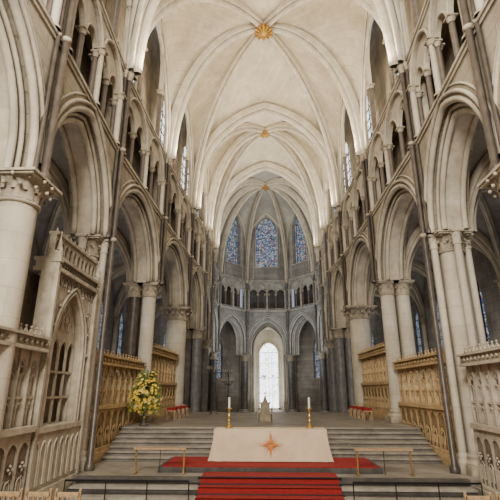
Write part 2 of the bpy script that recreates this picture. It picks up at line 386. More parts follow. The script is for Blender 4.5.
# ------------------------------------------------------------------ columns
def leafcap(mb,c,z0,h,r,nl=10):
    mb.lathe([(r*1.0,0),(r*1.12,.02),(r*1.12,.06),(r*1.0,.08),(r*1.04,.5*h),(r*1.22,.8*h),(r*1.3,.84*h)],(c[0],c[1],z0),20)
    for row in range(2):
        zb=z0+.08+row*h*.3; hl=h*.42
        for i in range(nl):
            a=2*PI*(i+.5*row)/nl; ca,sa=math.cos(a),math.sin(a); wl=PI*r/nl*.85
            vs=[];K=5
            for k in range(K+1):
                f=k/K; rr=r*1.04+r*.42*f**2.2+row*r*.06; zz=zb+hl*math.sin(min(f,.92)*PI*.58); ww=wl*(1-.75*f**2)
                for t,dr in ((-1,-.02),(0,.05*r),(1,-.02)): vs.append((c[0]+ca*(rr+dr)-sa*ww*t,c[1]+sa*(rr+dr)+ca*ww*t,zz))
            fs=[(k*3+j,k*3+j+1,(k+1)*3+j+1,(k+1)*3+j) for k in range(K) for j in range(2)]
            mb.add(vs,fs,0,True); mb.ball((c[0]+ca*(rr),c[1]+sa*(rr),zz-.02),r*.11,6,4)
    R=r*1.5
    mb.box(c[0]-R*.93,c[0]+R*.93,c[1]-R*.93,c[1]+R*.93,z0+h*.84,z0+h*.91); mb.box(c[0]-R,c[0]+R,c[1]-R,c[1]+R,z0+h*.91,z0+h)
def colbase(mb,c,z,r,h=.5):
    R=r*1.5; mb.box(c[0]-R,c[0]+R,c[1]-R,c[1]+R,z,z+h*.45)
    mb.lathe([(r*1.48,h*.45),(r*1.5,h*.55),(r*1.4,h*.62),(r*1.2,h*.7),(r*1.22,h*.78),(r*1.3,h*.85),(r*1.15,h*.95),(r,h)],(c[0],c[1],z),24)
ptype={0:('round',.42),1:('round',.40),2:('comp',.36),3:('twin',.31),4:('round',.6),5:('twin',.34),6:('twin',.34),7:('twin',.28),8:('twin',.28),9:('twin',.30)}
for sn,s in SIDES.items():
    for i in range(10):
        ty,r=ptype[i]; f=Vector(fp(i,s))
        if i<=6: out=Vector((s,0))
        else: out=(f-Vector((0,38.8))).normalized()
        ct,zb=CAP[i],BZ[i]; ch=.62 if r<.5 else .7
        offs={'round':[.3 if i<2 else .6],'comp':[.6],'twin':[.36,1.02]}[ty]
        cs=[f+out*o for o in offs]
        side='left' if s<0 else 'right'
        desc={0:'round pale limestone column beside the camera',1:'large round pale column with leafy capital nearest the camera',2:'clustered pale column of several shafts at the altar steps',3:'paired slender columns at the top of the steps',4:'thick round pale column behind the paired columns',5:'paired dark columns where the walls narrow',6:'paired marble columns just past the narrowing',7:'paired marble columns where the apse curve starts',8:'paired marble columns second from the apse centre',9:'paired marble columns beside the central apse arch'}[i]
        T=thing('column','%s on the %s side'%(desc,side),'column',(cs[0].x,cs[0].y,zb),'arcade columns')
        for k,c in enumerate(cs):
            mat='column'
            if i==3 and s<0 and k==1: mat='marble'
            if i>=5: mat='greymarble' 
            b=MB(); colbase(b,c,zb,r); b.build('base',M['cap'] if i<5 else M['greyarch'],T)
            b=MB(); b.lathe([(r,zb+.5),(r*.97,ct-ch)],(c.x,c.y,0),28); b.build('shaft',M[mat],T)
            b=MB(); leafcap(b,c,ct-ch,ch,r,12 if r>.35 else 8); b.build('capital',M['cap'],T)
        if ty=='comp':
            for dx,dy in ((-.5,0),(.5,0),(0,.5),(0,-.5)):
                b=MB(); q=(cs[0].x+dx,cs[0].y+dy); colbase(b,q,zb,.11,.5); b.lathe([(.11,zb+.5),(.11,ct-.45)],(q[0],q[1],0),12); leafcap(b,q,ct-.47,.46,.12,6); b.build('side_shaft',M['column'],T)
for sn,s in SIDES.items():
    for i in range(0,10):
        f=Vector(fp(i,s)); inn=Vector((-s,0)) if i<=6 else (Vector((0,38.8))-f).normalized()
        tv=Vector((-inn.y,inn.x)); z0=CAP[i] if i!=2 else PRE
        T=thing('vault_shaft','slender %s wall shafts rising to the vault above the %s column on the %s side'%('dark' if i<5 else 'grey',ordn[i],sn),'wall shaft',(f.x,f.y,z0),'vault shafts')
        for k,(a,bn,r) in enumerate(((0,.16,.082),(-.2,.06,.055),(.2,.06,.055))):
            p=f+inn*bn+tv*a; b=MB(); mk='marble' if i<5 else 'greymarble'
            zz=z0 if (k==0 or z0>5) else CAP[i]
            b.lathe([(r*1.7,0),(r*1.7,.1),(r*1.2,.18),(r,.2),(r,SPR-.3-zz)],(p.x,p.y,zz),12,0)
            for zr in (10.3,7.0) if i==2 and k==0 else (10.3,): b.lathe([(r,zr-.06),(r*1.5,zr-.03),(r*1.5,zr+.03),(r,zr+.06)],(p.x,p.y,0),12,1)
            b.lathe([(r*1.1,SPR-.34),(r*1.3,SPR-.2),(r*1.9,SPR-.08),(r*2.0,SPR-.06),(r*2.0,SPR),(.001,SPR)],(p.x,p.y,0),12,1)
            b.build('shaft',[M[mk],M['cap']],T)
# ------------------------------------------------------------------ main vault
web=MB(); web.uv=[]; webb=MB(); webb.uv=[]; rib=MB()
HT=H-.75
def six(web,i0,i1,i2,He=6.3):
    C=(0,F[i1][1]+(.1 if i1==3 else 0))
    for s in (-1,1):
        cell(web,fp(i0,s),fp(i1,s),C,SPR,H,He); cell(web,fp(i1,s),fp(i2,s),C,SPR,H,He)
        for k in (i0,i1,i2): rib_ac(rib,fp(k,s),C,SPR,H,.2,.48)
        rib_ab(rib,fp(i0,s),fp(i1,s),SPR,He,.15,.24); rib_ab(rib,fp(i1,s),fp(i2,s),SPR,He,.15,.24)
    for k in (i0,i2): cell(web,fp(k,-1),fp(k,1),C,SPR,H,HT,K=1.3)
    return C
six(web,0,1,2); C1=six(web,2,3,4); C2=six(web,4,5,6)
for k in (0,2,4,6): rib_ab(rib,fp(k,-1),fp(k,1),SPR,HT,.29,.58,K=1.3)
C3=(0,38.8)
cell(webb,fp(6,-1),fp(6,1),C3,SPR,H,HT,K=1.3)
for s in (-1,1):
    for a in (6,7,8):
        cell(webb,fp(a,s),fp(a+1,s),C3,SPR,H,7.65); rib_ab(rib,fp(a,s),fp(a+1,s),SPR,7.65,.1,.15)
    for a in (6,7,8,9): rib_ac(rib,fp(a,s),C3,SPR,H,.2,.44)
cell(webb,fp(9,-1),fp(9,1),C3,SPR,H,7.65); rib_ab(rib,fp(9,-1),fp(9,1),SPR,7.65,.1,.15)
cl=struct(web.build('ceiling',M['web'])); cl2=struct(webb.build('ceiling_apse',M['apseweb']))
rib.build('vault_ribs',M['rib'],cl)
for C,r,lb in ((C1,.5,'large gilded foliage boss on the nearest vault, high above the altar'),(C2,.34,'gilded boss at the middle vault crossing'),(C3,.34,'gilded boss on the farthest vault over the apse')):
    zc=CRN-.55
    T=thing('roof_boss',lb,'boss',(C[0],C[1],zc),'vault bosses')
    b=MB(); b.lathe([(.001,-.16),(r*.35,-.14),(r*.5,0),(r*.75,.12),(r*.8,.3)],(C[0],C[1],zc),16); b.build('boss_core',M['gold'],T)
    b=MB()
    for k in range(12):
        a=2*PI*k/12; b.ball((C[0]+math.cos(a)*r*.85,C[1]+math.sin(a)*r*.85,zc+.04),r*.2,7,5)
        b.tube((C[0]+math.cos(a)*r*.3,C[1]+math.sin(a)*r*.3,zc-.1),(C[0]+math.cos(a)*r*1.1,C[1]+math.sin(a)*r*1.1,zc+.05),.05,6)
    b.build('leaf_ring',M['gold'],T)
# ------------------------------------------------------------------ aisles and ambulatory
O=[(10.6,2.5),(10.6,8),(10.6,12.9),(10.6,19.1),(10.6,25.5),(10.6,29.4),(10.6,33.6),(10.6,38),(8.3,45.2),(3.0,49.6)]
aw=MB(); aw.uv=[]; ar=MB()
def inner(i,s):
    f=Vector(fp(i,s)); out=Vector((s,0)) if i<=6 else (f-Vector((0,38.8))).normalized(); return tuple(f+out*1.2)
def quadv(a,b,c,d):
    C=((a[0]+b[0]+c[0]+d[0])/4,(a[1]+b[1]+c[1]+d[1])/4)
    for p,q in ((a,b),(b,c),(c,d),(d,a)): cell(aw,p,q,C,7.1,2.95,2.9,14,8); rib_ac(ar,p,C,7.1,2.95,.13,.22)
    rib_ab(ar,d,a,7.1,2.85,.2,.3)
ow={'left':MB(),'right':MB()}
for sn,s in SIDES.items():
    for i in range(9):
        a,b=inner(i,s),inner(i+1,s); c=(O[i+1][0]*s,O[i+1][1]); d=(O[i][0]*s,O[i][1]); quadv(a,b,c,d)
        fr=Fr(d,c); L=fr.L; gw=min(1.0,L/2-.8); slab(ow[sn],fr,0,L,[-.2,-.2],10.3,0,.6,[(L/2,gw,6.6,1.7)]); ow[sn].fbox(fr,L/2-gw,L/2+gw,0,.6,-.2,3.6)
        wn[0]+=1; g=MB(); pane(g,fr,L/2,gw,3.6,6.6,1.7,.4); W=struct(g.build('window_%d'%wn[0],M['glass3'] if i!=3 else M['glass']))
        bb=MB(); 
        for z in (4.2,4.8,5.4,6,6.6,7.2): bb.fbox(fr,L/2-gw,L/2+gw,.35,.4,z,z+.04)
        bb.fbox(fr,L/2-.03,L/2+.03,.3,.4,3.6,8.2); bb.build('window_frame',M['lead'],W)
    for i in range(10):
        p=Vector((O[i][0]*s,O[i][1])); inn=(Vector((0,min(p.y,38.8)))-p).normalized(); p=p+inn*.12
        T=thing('aisle_column','slender engaged column against the %s outer aisle wall, %s from the camera'%(sn,ordn[i]),'column',(p.x,p.y,BZ[i]),'aisle wall columns')
        b=MB(); colbase(b,p,BZ[i],.16,.5); b.build('base',M['greyarch'],T)
        b=MB(); b.lathe([(.16,BZ[i]+.5),(.16,6.6)],(p.x,p.y,0),14); b.build('shaft',M['column'] if i%2 else M['greymarble'],T)
        b=MB(); leafcap(b,p,6.55,.55,.17,8); b.build('capital',M['cap'],T)
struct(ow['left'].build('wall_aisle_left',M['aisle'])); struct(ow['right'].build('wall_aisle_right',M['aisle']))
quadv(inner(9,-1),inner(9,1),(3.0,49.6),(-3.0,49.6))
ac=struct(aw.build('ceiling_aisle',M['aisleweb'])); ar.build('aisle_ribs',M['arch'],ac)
fr=Fr((-3,49.6),(3,49.6)); wf=MB(); slab(wf,fr,0,6,[FAR,FAR],10.3,0,.7,[(3.1,1.6,6.9,2.3)],N=12)
for r,n in ((.1,-.03),(.3,-.05)): ring(wf,fr,3.1,6.9,1.6,2.3,roll(r,n,.09),FAR,FAR,sm=True)
wf.box(-3.2,-3.0,50.2,57,0,10.3); wf.box(3.0,3.2,50.2,57,0,10.3); wf.box(-3.2,3.2,50.2,57,9.7,9.9)
fr2=Fr((-3,56),(3,56)); slab(wf,fr2,0,6,[FAR,FAR],9.8,0,.6,[(3.12,1.15,6.7,1.4)],N=12); wf.box(-1.3,1.5,56,56.6,FAR,.3)
ring(wf,fr2,3.12,6.7,1.15,1.4,roll(.1,-.02,.09),.3,.3,sm=True); ring(wf,fr2,3.12,6.7,1.15,1.4,roll(.35,-.02,.07),.3,.3,sm=True)
struct(wf.build('wall_corona',M['column']))
wn[0]+=1; g=MB(); pane(g,fr2,3.12,1.15,.3,6.7,1.4,.4); W=struct(g.build('window_%d'%wn[0],M['bright']))
bb=MB()
for u in (2.7,3.09,3.48): bb.fbox(fr2,u,u+.05,.3,.38,.3,7.0)
for z in (2.0,3.8,5.6,6.9): bb.fbox(fr2,1.95,4.3,.34,.38,z,z+.06)
bb.build('window_frame',M['greyarch'],W)
b=MB(); b.box(-11,11,-7.2,-7,-.2,22.5); struct(b.build('wall_back',M['wall']))
b=MB(); b.box(-11,-10.8,-7,2.5,-.2,22.3); b.box(10.8,11,-7,2.5,-.2,22.3); b.box(-11,11,-7,2.5,22.0,22.3); struct(b.build('wall_choir',M['wall']))
# ------------------------------------------------------------------ floors and steps
b=MB(); b.box(-12,12,-7.2,12,-.4,LOW); b.box(-12,12,12,14.5,-.4,PRE); b.box(-12,-5.3,14.5,16.6,-.4,PRE); b.box(5.3,12,14.5,16.6,-.4,PRE); b.box(-12,12,16.6,27.6,-.4,UP)
b.box(-12,12,27.6,60,-.4,FAR)
for k in range(6): b.box(-12,12,27.6+.3*k,27.9+.3*k,FAR,UP-.15*(k+1)+.01)
struct(b.build('floor',M['floor']))
T=thing('altar_steps','broad flight of worn stone steps rising behind the altar','steps',(0,14.5,PRE))
for k in range(7):
    b=MB(); y=14.5+.3*k; z=PRE+.12*(k+1); b.box(-5.2,5.2,y+.04,16.6,z-.12,z-.04); b.box(-5.2,5.2,y-.02,16.6,z-.04,z); b.build('step',M['step'],T)
T=thing('presbytery_steps','low stone steps in front of the altar platform','steps',(0,11.2,LOW))
for k,(y,z) in enumerate(((11.2,0),(11.6,.15))):
    b=MB(); b.box(-4.9,4.9,y,12.0,z-.15,z-.04); b.build('riser',M['darkstep'],T); b=MB(); b.box(-4.9,4.9,y-.03,12.0,z-.04,z); b.build('step',M['step'] ,T)
b=MB(); b.box(-4.9,4.9,11.94,12.12,PRE-.1,PRE+.012); b.build('edge_stone',M['darkstep'],T)
T=thing('altar_platform','low platform covered in red carpet beneath the altar','platform',(0,12.7,PRE))
b=MB(); b.box(-3.0,3.0,12.7,14.46,PRE+.005,PRE+.13); b.build('platform_base',M['darkstep'],T)
b=MB(); b.box(-2.9,2.9,12.72,14.44,PRE+.13,PRE+.155); b.build('carpet_top',M['red'],T)
b=MB()
pth=[(12.66,PRE+.02),(11.93,PRE+.02),(11.93,.15+.012),(11.56,.162),(11.56,.012),(11.16,.012),(11.16,-.138),(7.0,-.138)]
for (y0,z0),(y1,z1) in zip(pth,pth[1:]): b.box(-1.72,1.72,min(y0,y1)-.012,max(y0,y1),min(z0,z1)-.008,max(z0,z1)+.008)
CR=tag(b.build('carpet_runner',M['red']),'red carpet runner going down the front steps toward the camera','carpet')
for y,z in ((11.9,.175),(11.53,.025),(11.9,.33)):
    b=MB(); b.tube((-1.78,y,z),(1.78,y,z),.022,6); b.build('rod',M['iron'],CR)
# ------------------------------------------------------------------ altar
ZA=PRE+.155
T=thing('altar','wooden altar table hidden under the cream cloth','altar',(0,13.8,ZA))
b=MB(); b.box(-1.58,1.64,13.5,14.15,ZA+.78,ZA+.84); b.build('tabletop',M['darkwood'],T)
for x in (-1.42,1.48):
    for y in (13.56,14.05): b=MB(); b.box(x-.06,x+.06,y-.05,y+.05,ZA,ZA+.78); b.build('leg',M['darkwood'],T)
b=MB(); NP=240
hx,hy=1.63,.37
def rectpt(t,hx,hy):
    d=t*2*(2*hx+2*hy)
    if d<2*hx: return (-hx+d,-hy)
    d-=2*hx
    if d<2*hy: return (hx,-hy+d)
    d-=2*hy
    if d<2*hx: return (hx-d,hy)
    d-=2*hx; return (-hx,hy-d)
rows=8; vs=[]
for k in range(rows+1):
    f=k/rows; z=ZA+.86-(.84)*f
    for j in range(NP):
        x,y=rectpt(j/NP,hx,hy); cf=max(0,(abs(x)-1.15)/.48)
        x2=x*(1+.075*f*f)+.04; y2=y*(1+.12*f); wv=.03*f*math.sin(j*.6)*(.15+1.3*cf)
        vs.append((x2+(wv if abs(y)<hy-1e-6 else 0),13.82+y2+(wv if abs(y)>=hy-1e-6 else 0),z))
fs=[(k*NP+j,k*NP+(j+1)%NP,(k+1)*NP+(j+1)%NP,(k+1)*NP+j) for k in range(rows) for j in range(NP)]
b.add(vs,fs,0,True); b.add(vs[:NP],[tuple(range(NP))],0)
AC=tag(b.build('altar_cloth',M['cloth']),'cream cloth with orange sunburst emblem draped over the altar','altar cloth')
b=MB(); ex,ey,ez=0.05,13.82-hy*1.06-.05,ZA+.46
def ray(a,r0,r1,w):
    c,s_=math.cos(a),math.sin(a)
    b.add([(ex+c*r0-s_*w,ey,ez+s_*r0+c*w),(ex+c*r0+s_*w,ey,ez+s_*r0-c*w),(ex+c*r1,ey-.004,ez+s_*r1)],[(0,1,2)])
for k in range(24): ray(2*PI*k/24,.03,.40 if k%6==0 else (.30 if k%2==0 else .20),.012)
for k in range(4):
    for da in (-.1,.1): ray(PI/2*k+da,.05,.38,.014)
e=b.build('emblem',M['orange'],AC); e['label']='orange sunburst emblem'
ZT=ZA+.865
def candlestick(x,lab):
    T=thing('candlestick',lab,'candlestick',(x,14.0,ZT),'altar candlesticks'); c=(x,14.0,ZT)
    b=MB(); b.lathe([(.001,0),(.13,0),(.13,.03),(.10,.05),(.06,.09),(.03,.12),(.03,.14),(.065,.18),(.03,.22),(.024,.27),(.05,.31),(.055,.34),(.03,.38),(.022,.42),(.05,.46),(.028,.5),(.09,.54),(.09,.56),(.001,.56)],c,16)
    for k in range(3): a=2*PI*k/3-PI/2; b.ball((x+.11*math.cos(a),14+.11*math.sin(a),ZT+.02),.03,8,5)
    b.build('stick',M['brass'],T)
    b=MB(); b.lathe([(.033,.56),(.033,.86),(.001,.87)],c,12); q=b.build('candle',M['wax'],T)
    b=MB(); b.tube((x,14,ZT+.86),(x,14,ZT+.9),.005,5); b.build('wick',M['iron'],q)
candlestick(-1.2,'brass candlestick with white candle at the left end of the altar'); candlestick(1.24,'brass candlestick with white candle at the right end of the altar')
def rail(x0,x1,lab):
    T=thing('communion_rail',lab,'rail',((x0+x1)/2,12.5,PRE),'communion rails')
    b=MB(); b.box(x0,x1,12.40,12.62,PRE+.59,PRE+.63); b.build('top_rail',M['wood'],T)
    for f in (.04,.96):
        x=x0+(x1-x0)*f; b=MB(); b.box(x-.018,x+.018,12.49,12.53,PRE+.02,PRE+.59); b.box(x-.03,x+.03,12.38,12.64,PRE+.013,PRE+.035); b.build('leg',M['brass'],T)
    x=(x0+x1)/2; b=MB(); b.tube((x,12.51,PRE+.02),(x,12.51,PRE+.59),.009,6); b.build('leg',M['iron'],T)
rail(-3.6,-2.2,'thin wooden communion rail left of the altar'); rail(2.25,3.75,'thin wooden communion rail right of the altar')
# stone chair
cx,cy,q=-.14,19.6,.56
T=thing('stone_throne','old carved stone chair with pointed back behind the altar','chair',(cx,cy,UP))
b=MB(); b.box(cx-.5*q,cx+.5*q,cy-.35*q,cy+.35*q,UP,UP+.5*q); b.build('seat',M['chairstone'],T)
for s in (-1,1):
    b=MB(); b.box(cx+s*.5*q-.04,cx+s*.5*q+.04,cy-.35*q,cy+.35*q,UP,UP+.85*q); b.ball((cx+s*.5*q,cy-.3*q,UP+.9*q),.05); b.build('armrest',M['chairstone'],T)
b=MB(); pr=[(-.36,0),(.36,0),(.36,1.25),(.18,1.4),(0,1.95),(-.18,1.4),(-.36,1.25)]
vs=[(cx+x*q,cy+y*q,UP+z*q) for y in (.2,.38) for x,z in pr]; n=len(pr)
b.add(vs,[tuple(range(n)),tuple(range(n,2*n))[::-1]]+[(k,(k+1)%n,n+(k+1)%n,n+k) for k in range(n)])
for x,z in ((-.36,1.3),(.36,1.3),(0,2.0)): b.ball((cx+x*q,cy+.29*q,UP+z*q),.04,8,5)
b.build('backrest',M['chairstone'],T)
def candelabrum(x,y,h,lab):
    T=thing('candelabrum',lab,'candelabrum',(x,y,UP),'iron candelabra')
    b=MB()
    for k in range(3):
        a=2*PI*k/3; b.tube((x,y,UP+.3),(x+.25*math.cos(a),y+.25*math.sin(a),UP+.02),.016,6)
    b.build('base',M['greyiron'],T)
    b=MB(); b.tube((x,y,UP+.25),(x,y,UP+h-.1),.02,8)
    for z in (.9,1.6,h-.5): b.ball((x,y,UP+z),.045)
    b.build('pole',M['greyiron'],T)
    for lv,(z,R) in enumerate(((h-.8,.32),(h-.3,.18))):
        for k in range(6 if lv==0 else 4):
            a=2*PI*k/(6 if lv==0 else 4)+.3; ex,ey=x+R*math.cos(a),y+R*math.sin(a)
            b=MB(); b.tube((x,y,UP+z-.2),(x+R*.6*math.cos(a),y+R*.6*math.sin(a),UP+z-.12),.012,6); b.tube((x+R*.6*math.cos(a),y+R*.6*math.sin(a),UP+z-.12),(ex,ey,UP+z),.012,6); b.lathe([(.015,0),(.04,.03),(.035,.05)],(ex,ey,UP+z),8)
            q=b.build('branch',M['greyiron'],T)
            b=MB(); b.lathe([(.014,.04),(.014,.22),(.001,.23)],(ex,ey,UP+z),8); b.build('candle',M['cap'],q)
candelabrum(-3.0,24.6,3.1,'taller black iron candelabrum left of the altar, beyond the steps')
candelabrum(-2.35,26.5,2.5,'shorter black iron candelabrum beyond the tall one, nearer the centre')
# flowers
fx,fy=-4.62,16.95
T=thing('flower_arrangement','large loose spray of yellow flowers on a stand by the left columns','flowers',(fx,fy,UP))
b=MB(); b.lathe([(.001,0),(.16,0),(.16,.05),(.05,.1),(.05,.4),(.1,.5),(.13,.62),(.001,.62)],(fx,fy,UP),14); b.build('stand',M['darkstep'],T)
def fpt(R):
    a=random.uniform(0,2*PI); v=random.uniform(-1,1)
    r=(.52 if v<0 else .52*(1-.6*v)); 
    return Vector((math.cos(a)*r,math.sin(a)*r*.8,v*(.65 if v<0 else .78)))*R
b=MB(); cz=UP+1.12
for k in range(1500):
    d=fpt(random.uniform(.4,1.12)); p=Vector((fx,fy,cz))+d; dn=d.normalized(); t=dn.orthogonal().normalized(); w=.022; l=.18
    if random.random()<.4: dn=(dn+Vector((0,0,-.8))).normalized()
    b.add([p-t*w,p+dn*l*.7,p+t*w,p-dn*.1],[(0,1,2,3)])
for k in range(26):
    d=fpt(1.2); b.tube((fx,fy,UP+.8),Vector((fx,fy,cz))+d,.008,4)
b.build('foliage',M['leaf'],T)
def flower_geo(m,sz):
    for k in range(6):
        a=2*PI*k/6; c,s_=math.cos(a)*sz,math.sin(a)*sz
        m.add([(0,0,0),(.5*c-.38*s_,.5*s_+.38*c,.3*sz),(c,s_,.4*sz),(.5*c+.38*s_,.5*s_-.38*c,.3*sz)],[(0,1,2,3)])
    m.ball((0,0,.15*sz),.25*sz,5,4)
def flower_mesh(mat,sz):
    m=MB(); flower_geo(m,sz); me=bpy.data.meshes.new('flower'); me.from_pydata(m.v,[],m.f); me.materials.append(M[mat]); return me
fmy,fmw=flower_mesh('yellow',.078),flower_mesh('white',.075)
def ffront(a=.85,b_=1.18):
    d=fpt(random.uniform(a,b_))
    if d.y>.15: d.y=-d.y
    return d
for k in range(95):
    d=ffront()
    o=bpy.data.objects.new('flower',fmy if k%3 else fmw); COL.objects.link(o); o.parent=T; o.location=Vector((0,0,1.12))+d; o.rotation_euler=(d+Vector((0,-.2,.1))).to_track_quat('Z','Y').to_euler()
sm=MB()
for k in range(100):
    d=ffront(.8,1.25); q=(d+Vector((0,-.2,.1))).to_track_quat('Z','Y'); t=MB(); flower_geo(t,.045)
    sm.add([Vector((fx,fy,UP+1.12))+d+q@Vector(v) for v in t.v],t.f)
o=sm.build('small_flowers',M['yellow'],T); o['kind']='stuff'
# ------------------------------------------------------------------ carved screens
def screen(A,B,z0,z1,lab,mat,n0=.25,grp='carved choir screens',pitch=.46,back=None):
    fr=Fr(A,B); L=fr.L; T=thing('choir_screen',lab,'screen',fr.P(L/2,n0,z0),grp); t=.22; h=z1-z0; k=max(3,round(L/pitch)); d=L/k
    b=MB(); b.fbox(fr,0,L,n0-.12,n0+t+.1,z0,z0+.3); b.fbox(fr,0,L,n0-.07,n0+t+.05,z0+.3,z0+.38); b.build('plinth',M[mat],T)
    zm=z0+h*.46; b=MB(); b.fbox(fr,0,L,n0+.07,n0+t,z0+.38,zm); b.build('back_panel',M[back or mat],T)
    b=MB()
    slab(b,fr,0,L,[z0+.38]*(k+1),zm,n0+.03,n0+.08,[(d*(j+.5),d/2-.03,zm-.40,d*.5) for j in range(k)],N=5)
    for j in range(k):
        for a in range(4): p=fr.P(d*(j+.5)+.06*math.cos(a*PI/2),n0+.03,zm-.62+.06*math.sin(a*PI/2)); b.ball(p,.035,6,4)
        ring(b,fr,d*(j+.5),z0+.8,d*.2,d*.22,roll(0,n0+.05,.018,5),z0+.5,z0+.5,N=5)
        ring(b,fr,d*(j+.27),zm-.9,d*.16,d*.22,roll(0,n0+.06,.014,5),z0+.38,z0+.38,N=4); ring(b,fr,d*(j+.73),zm-.9,d*.16,d*.22,roll(0,n0+.06,.014,5),z0+.38,z0+.38,N=4)
    b.build('lower_panel',M[mat],T)
    b=MB(); b.fbox(fr,0,L,n0-.04,n0+t+.05,zm,zm+.12)
    zu=z1-.42; zq=(zm+zu)/2-.05
    slab(b,fr,0,L,[zm+.12]*(k+1),zu,n0+.08,n0+.14,[(d*(j+.5),d/2-.025,zu-.40,d*.5) for j in range(k)],N=5)
    for j in range(k):
        u=d*(j+.5); b.fbox(fr,u-.01,u+.01,n0+.09,n0+.13,zm+.12,zu-.45)
        for du in (-1,1):
            for zz in (zu-.58,zq-.3): ring(b,fr,u+du*d*.235,zz,d*.2,d*.28,roll(0,n0+.11,.016,5),N=4)
        hoop(b,fr,u,zu-.27,d*.15,n0+.11,.016,10)
        b.fbox(fr,u-d/2,u+d/2,n0+.09,n0+.13,zq-.1,zq-.05)
        b.fbox(fr,d*j-.022,d*j+.022,n0+.04,n0+.18,zm+.12,zu)
    b.build('tracery',M[mat],T)
    b=MB(); b.fbox(fr,0,L,n0-.1,n0+t+.08,zu,zu+.07); b.fbox(fr,0,L,n0-.04,n0+t+.02,zu+.07,zu+.26); b.fbox(fr,0,L,n0-.12,n0+t+.1,zu+.26,zu+.31)
    for j in range(k*2): b.ball(fr.P(d/2*(j+.5),n0-.05,zu+.165),.05,6,4)
    b.fbox(fr,0,L,n0+.06,n0+.12,zu+.31,zu+.36)
    for j in range(k*2):
        u=d/2*(j+.5); b.add([fr.P(u-.09,n0+.06,zu+.34),fr.P(u+.09,n0+.06,zu+.34),fr.P(u,n0+.08,zu+.46),fr.P(u-.09,n0+.12,zu+.34),fr.P(u+.09,n0+.12,zu+.34),fr.P(u,n0+.1,zu+.46)],[(0,1,2),(3,5,4),(0,2,5,3),(1,4,5,2)]); b.ball(fr.P(u,n0+.09,zu+.48),.032,5,4)
    b.build('cornice',M[mat],T)
for sn,s in SIDES.items():
    A=Vector(fp(2,s));B=Vector(fp(3,s)); e=(B-A).normalized()
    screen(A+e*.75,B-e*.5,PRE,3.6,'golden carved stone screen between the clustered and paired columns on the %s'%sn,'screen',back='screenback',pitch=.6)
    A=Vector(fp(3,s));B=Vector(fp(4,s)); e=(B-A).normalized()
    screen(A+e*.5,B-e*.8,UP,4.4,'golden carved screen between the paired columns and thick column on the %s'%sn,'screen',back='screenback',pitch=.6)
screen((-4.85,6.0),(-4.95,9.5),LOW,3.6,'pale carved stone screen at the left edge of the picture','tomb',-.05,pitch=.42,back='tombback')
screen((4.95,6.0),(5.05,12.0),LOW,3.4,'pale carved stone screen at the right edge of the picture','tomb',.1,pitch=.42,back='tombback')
# ------------------------------------------------------------------ canopied tomb on the left
fr=Fr((-5.02,9.6),(-5.1,12.3)); L=fr.L; W_=.9
T=thing('canopied_tomb','tall pale stone tomb canopy with arched recess and pinnacles on the left','tomb',fr.P(L/2,0,LOW))
b=MB(); b.fbox(fr,0,L,-.12,.8,LOW,LOW+.5); b.fbox(fr,.1,L-.1,-.06,.8,LOW+.5,1.5); b.fbox(fr,.0,L,-.1,.8,1.5,1.62)
for j in range(8): ring(b,fr,.25+j*(L-.5)/7,1.1,.12,.22,roll(0,-.07,.025,6),LOW+.6,LOW+.6)
b.build('tomb_chest',M['tomb'],T)
b=MB(); slab(b,fr,.0,L,[1.62,1.62],5.1,0,.3,[(L/2,W_,3.3,1.5)],N=10)
for r,n,p in ((.03,.0,.05),(.14,-.03,.035)): ring(b,fr,L/2,3.3,W_,1.5,roll(r,n,p),1.62,1.62,sm=True)
ap=arch_pts(W_,1.5,.24,8)
for k in range(9): a=ap[2*k if k<8 else 16]; b.ball(fr.P(L/2+a[0],-.03,3.3+a[1]),.05,6,4)
for j in range(12): ring(b,fr,.13+j*(L-.26)/11,4.95,.07,.09,roll(0,-.02,.016,5),4.84,4.84,N=4)
for u in (.12,.3,L-.3,L-.12):
    for z in (1.8,2.25,2.7,3.15,3.6,4.05,4.45): ring(b,fr,u,z+.26,.06,.09,roll(0,-.01,.016,5),z,z,N=4)
b.build('canopy_arch',M['tomb'],T)
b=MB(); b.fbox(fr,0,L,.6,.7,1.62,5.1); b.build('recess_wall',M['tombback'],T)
b=MB(); sp=2*W_/4; slab(b,fr,L/2-W_,L/2+W_,[1.62]*5,5.0,.2,.26,[(L/2-W_+sp*(j+.5),sp/2-.025,3.3,.3) for j in range(4)],N=6)
for j in range(3): ring(b,fr,L/2-W_+sp*(j+1),3.85,.17,.24,roll(0,.19,.025,5),N=5)
for j in range(2): hoop(b,fr,L/2-.22+.44*j,4.15,.13,.19,.02,12)
hoop(b,fr,L/2,4.4,.12,.19,.02,12)
for z in (2.2,2.8): b.fbox(fr,L/2-W_,L/2+W_,.2,.26,z,z+.05)
b.build('recess_tracery',M['tomb'],T)
b=MB(); b.fbox(fr,0,L,-.12,.5,5.1,5.2); b.fbox(fr,0,L,-.04,.45,5.2,5.36); b.fbox(fr,0,L,-.14,.52,5.36,5.44)
for j in range(18): b.ball(fr.P(.1+j*(L-.2)/17,-.05,5.28),.045,6,4)
b.build('cornice',M['tomb'],T)
b=MB(); k=10; d=L/k; slab(b,fr,0,L,[5.44]*(k+1),6.0,.05,.2,[(d*(j+.5),d/2-.03,5.74,.16) for j in range(k)],N=5); b.fbox(fr,0,L,.0,.25,6.0,6.08)
for j in range(k): b.lathe([(.05,0),(.001,.16)],fr.P(d*(j+.5),.12,6.08),4,sm=False)
b.build('parapet',M['tomb'],T)
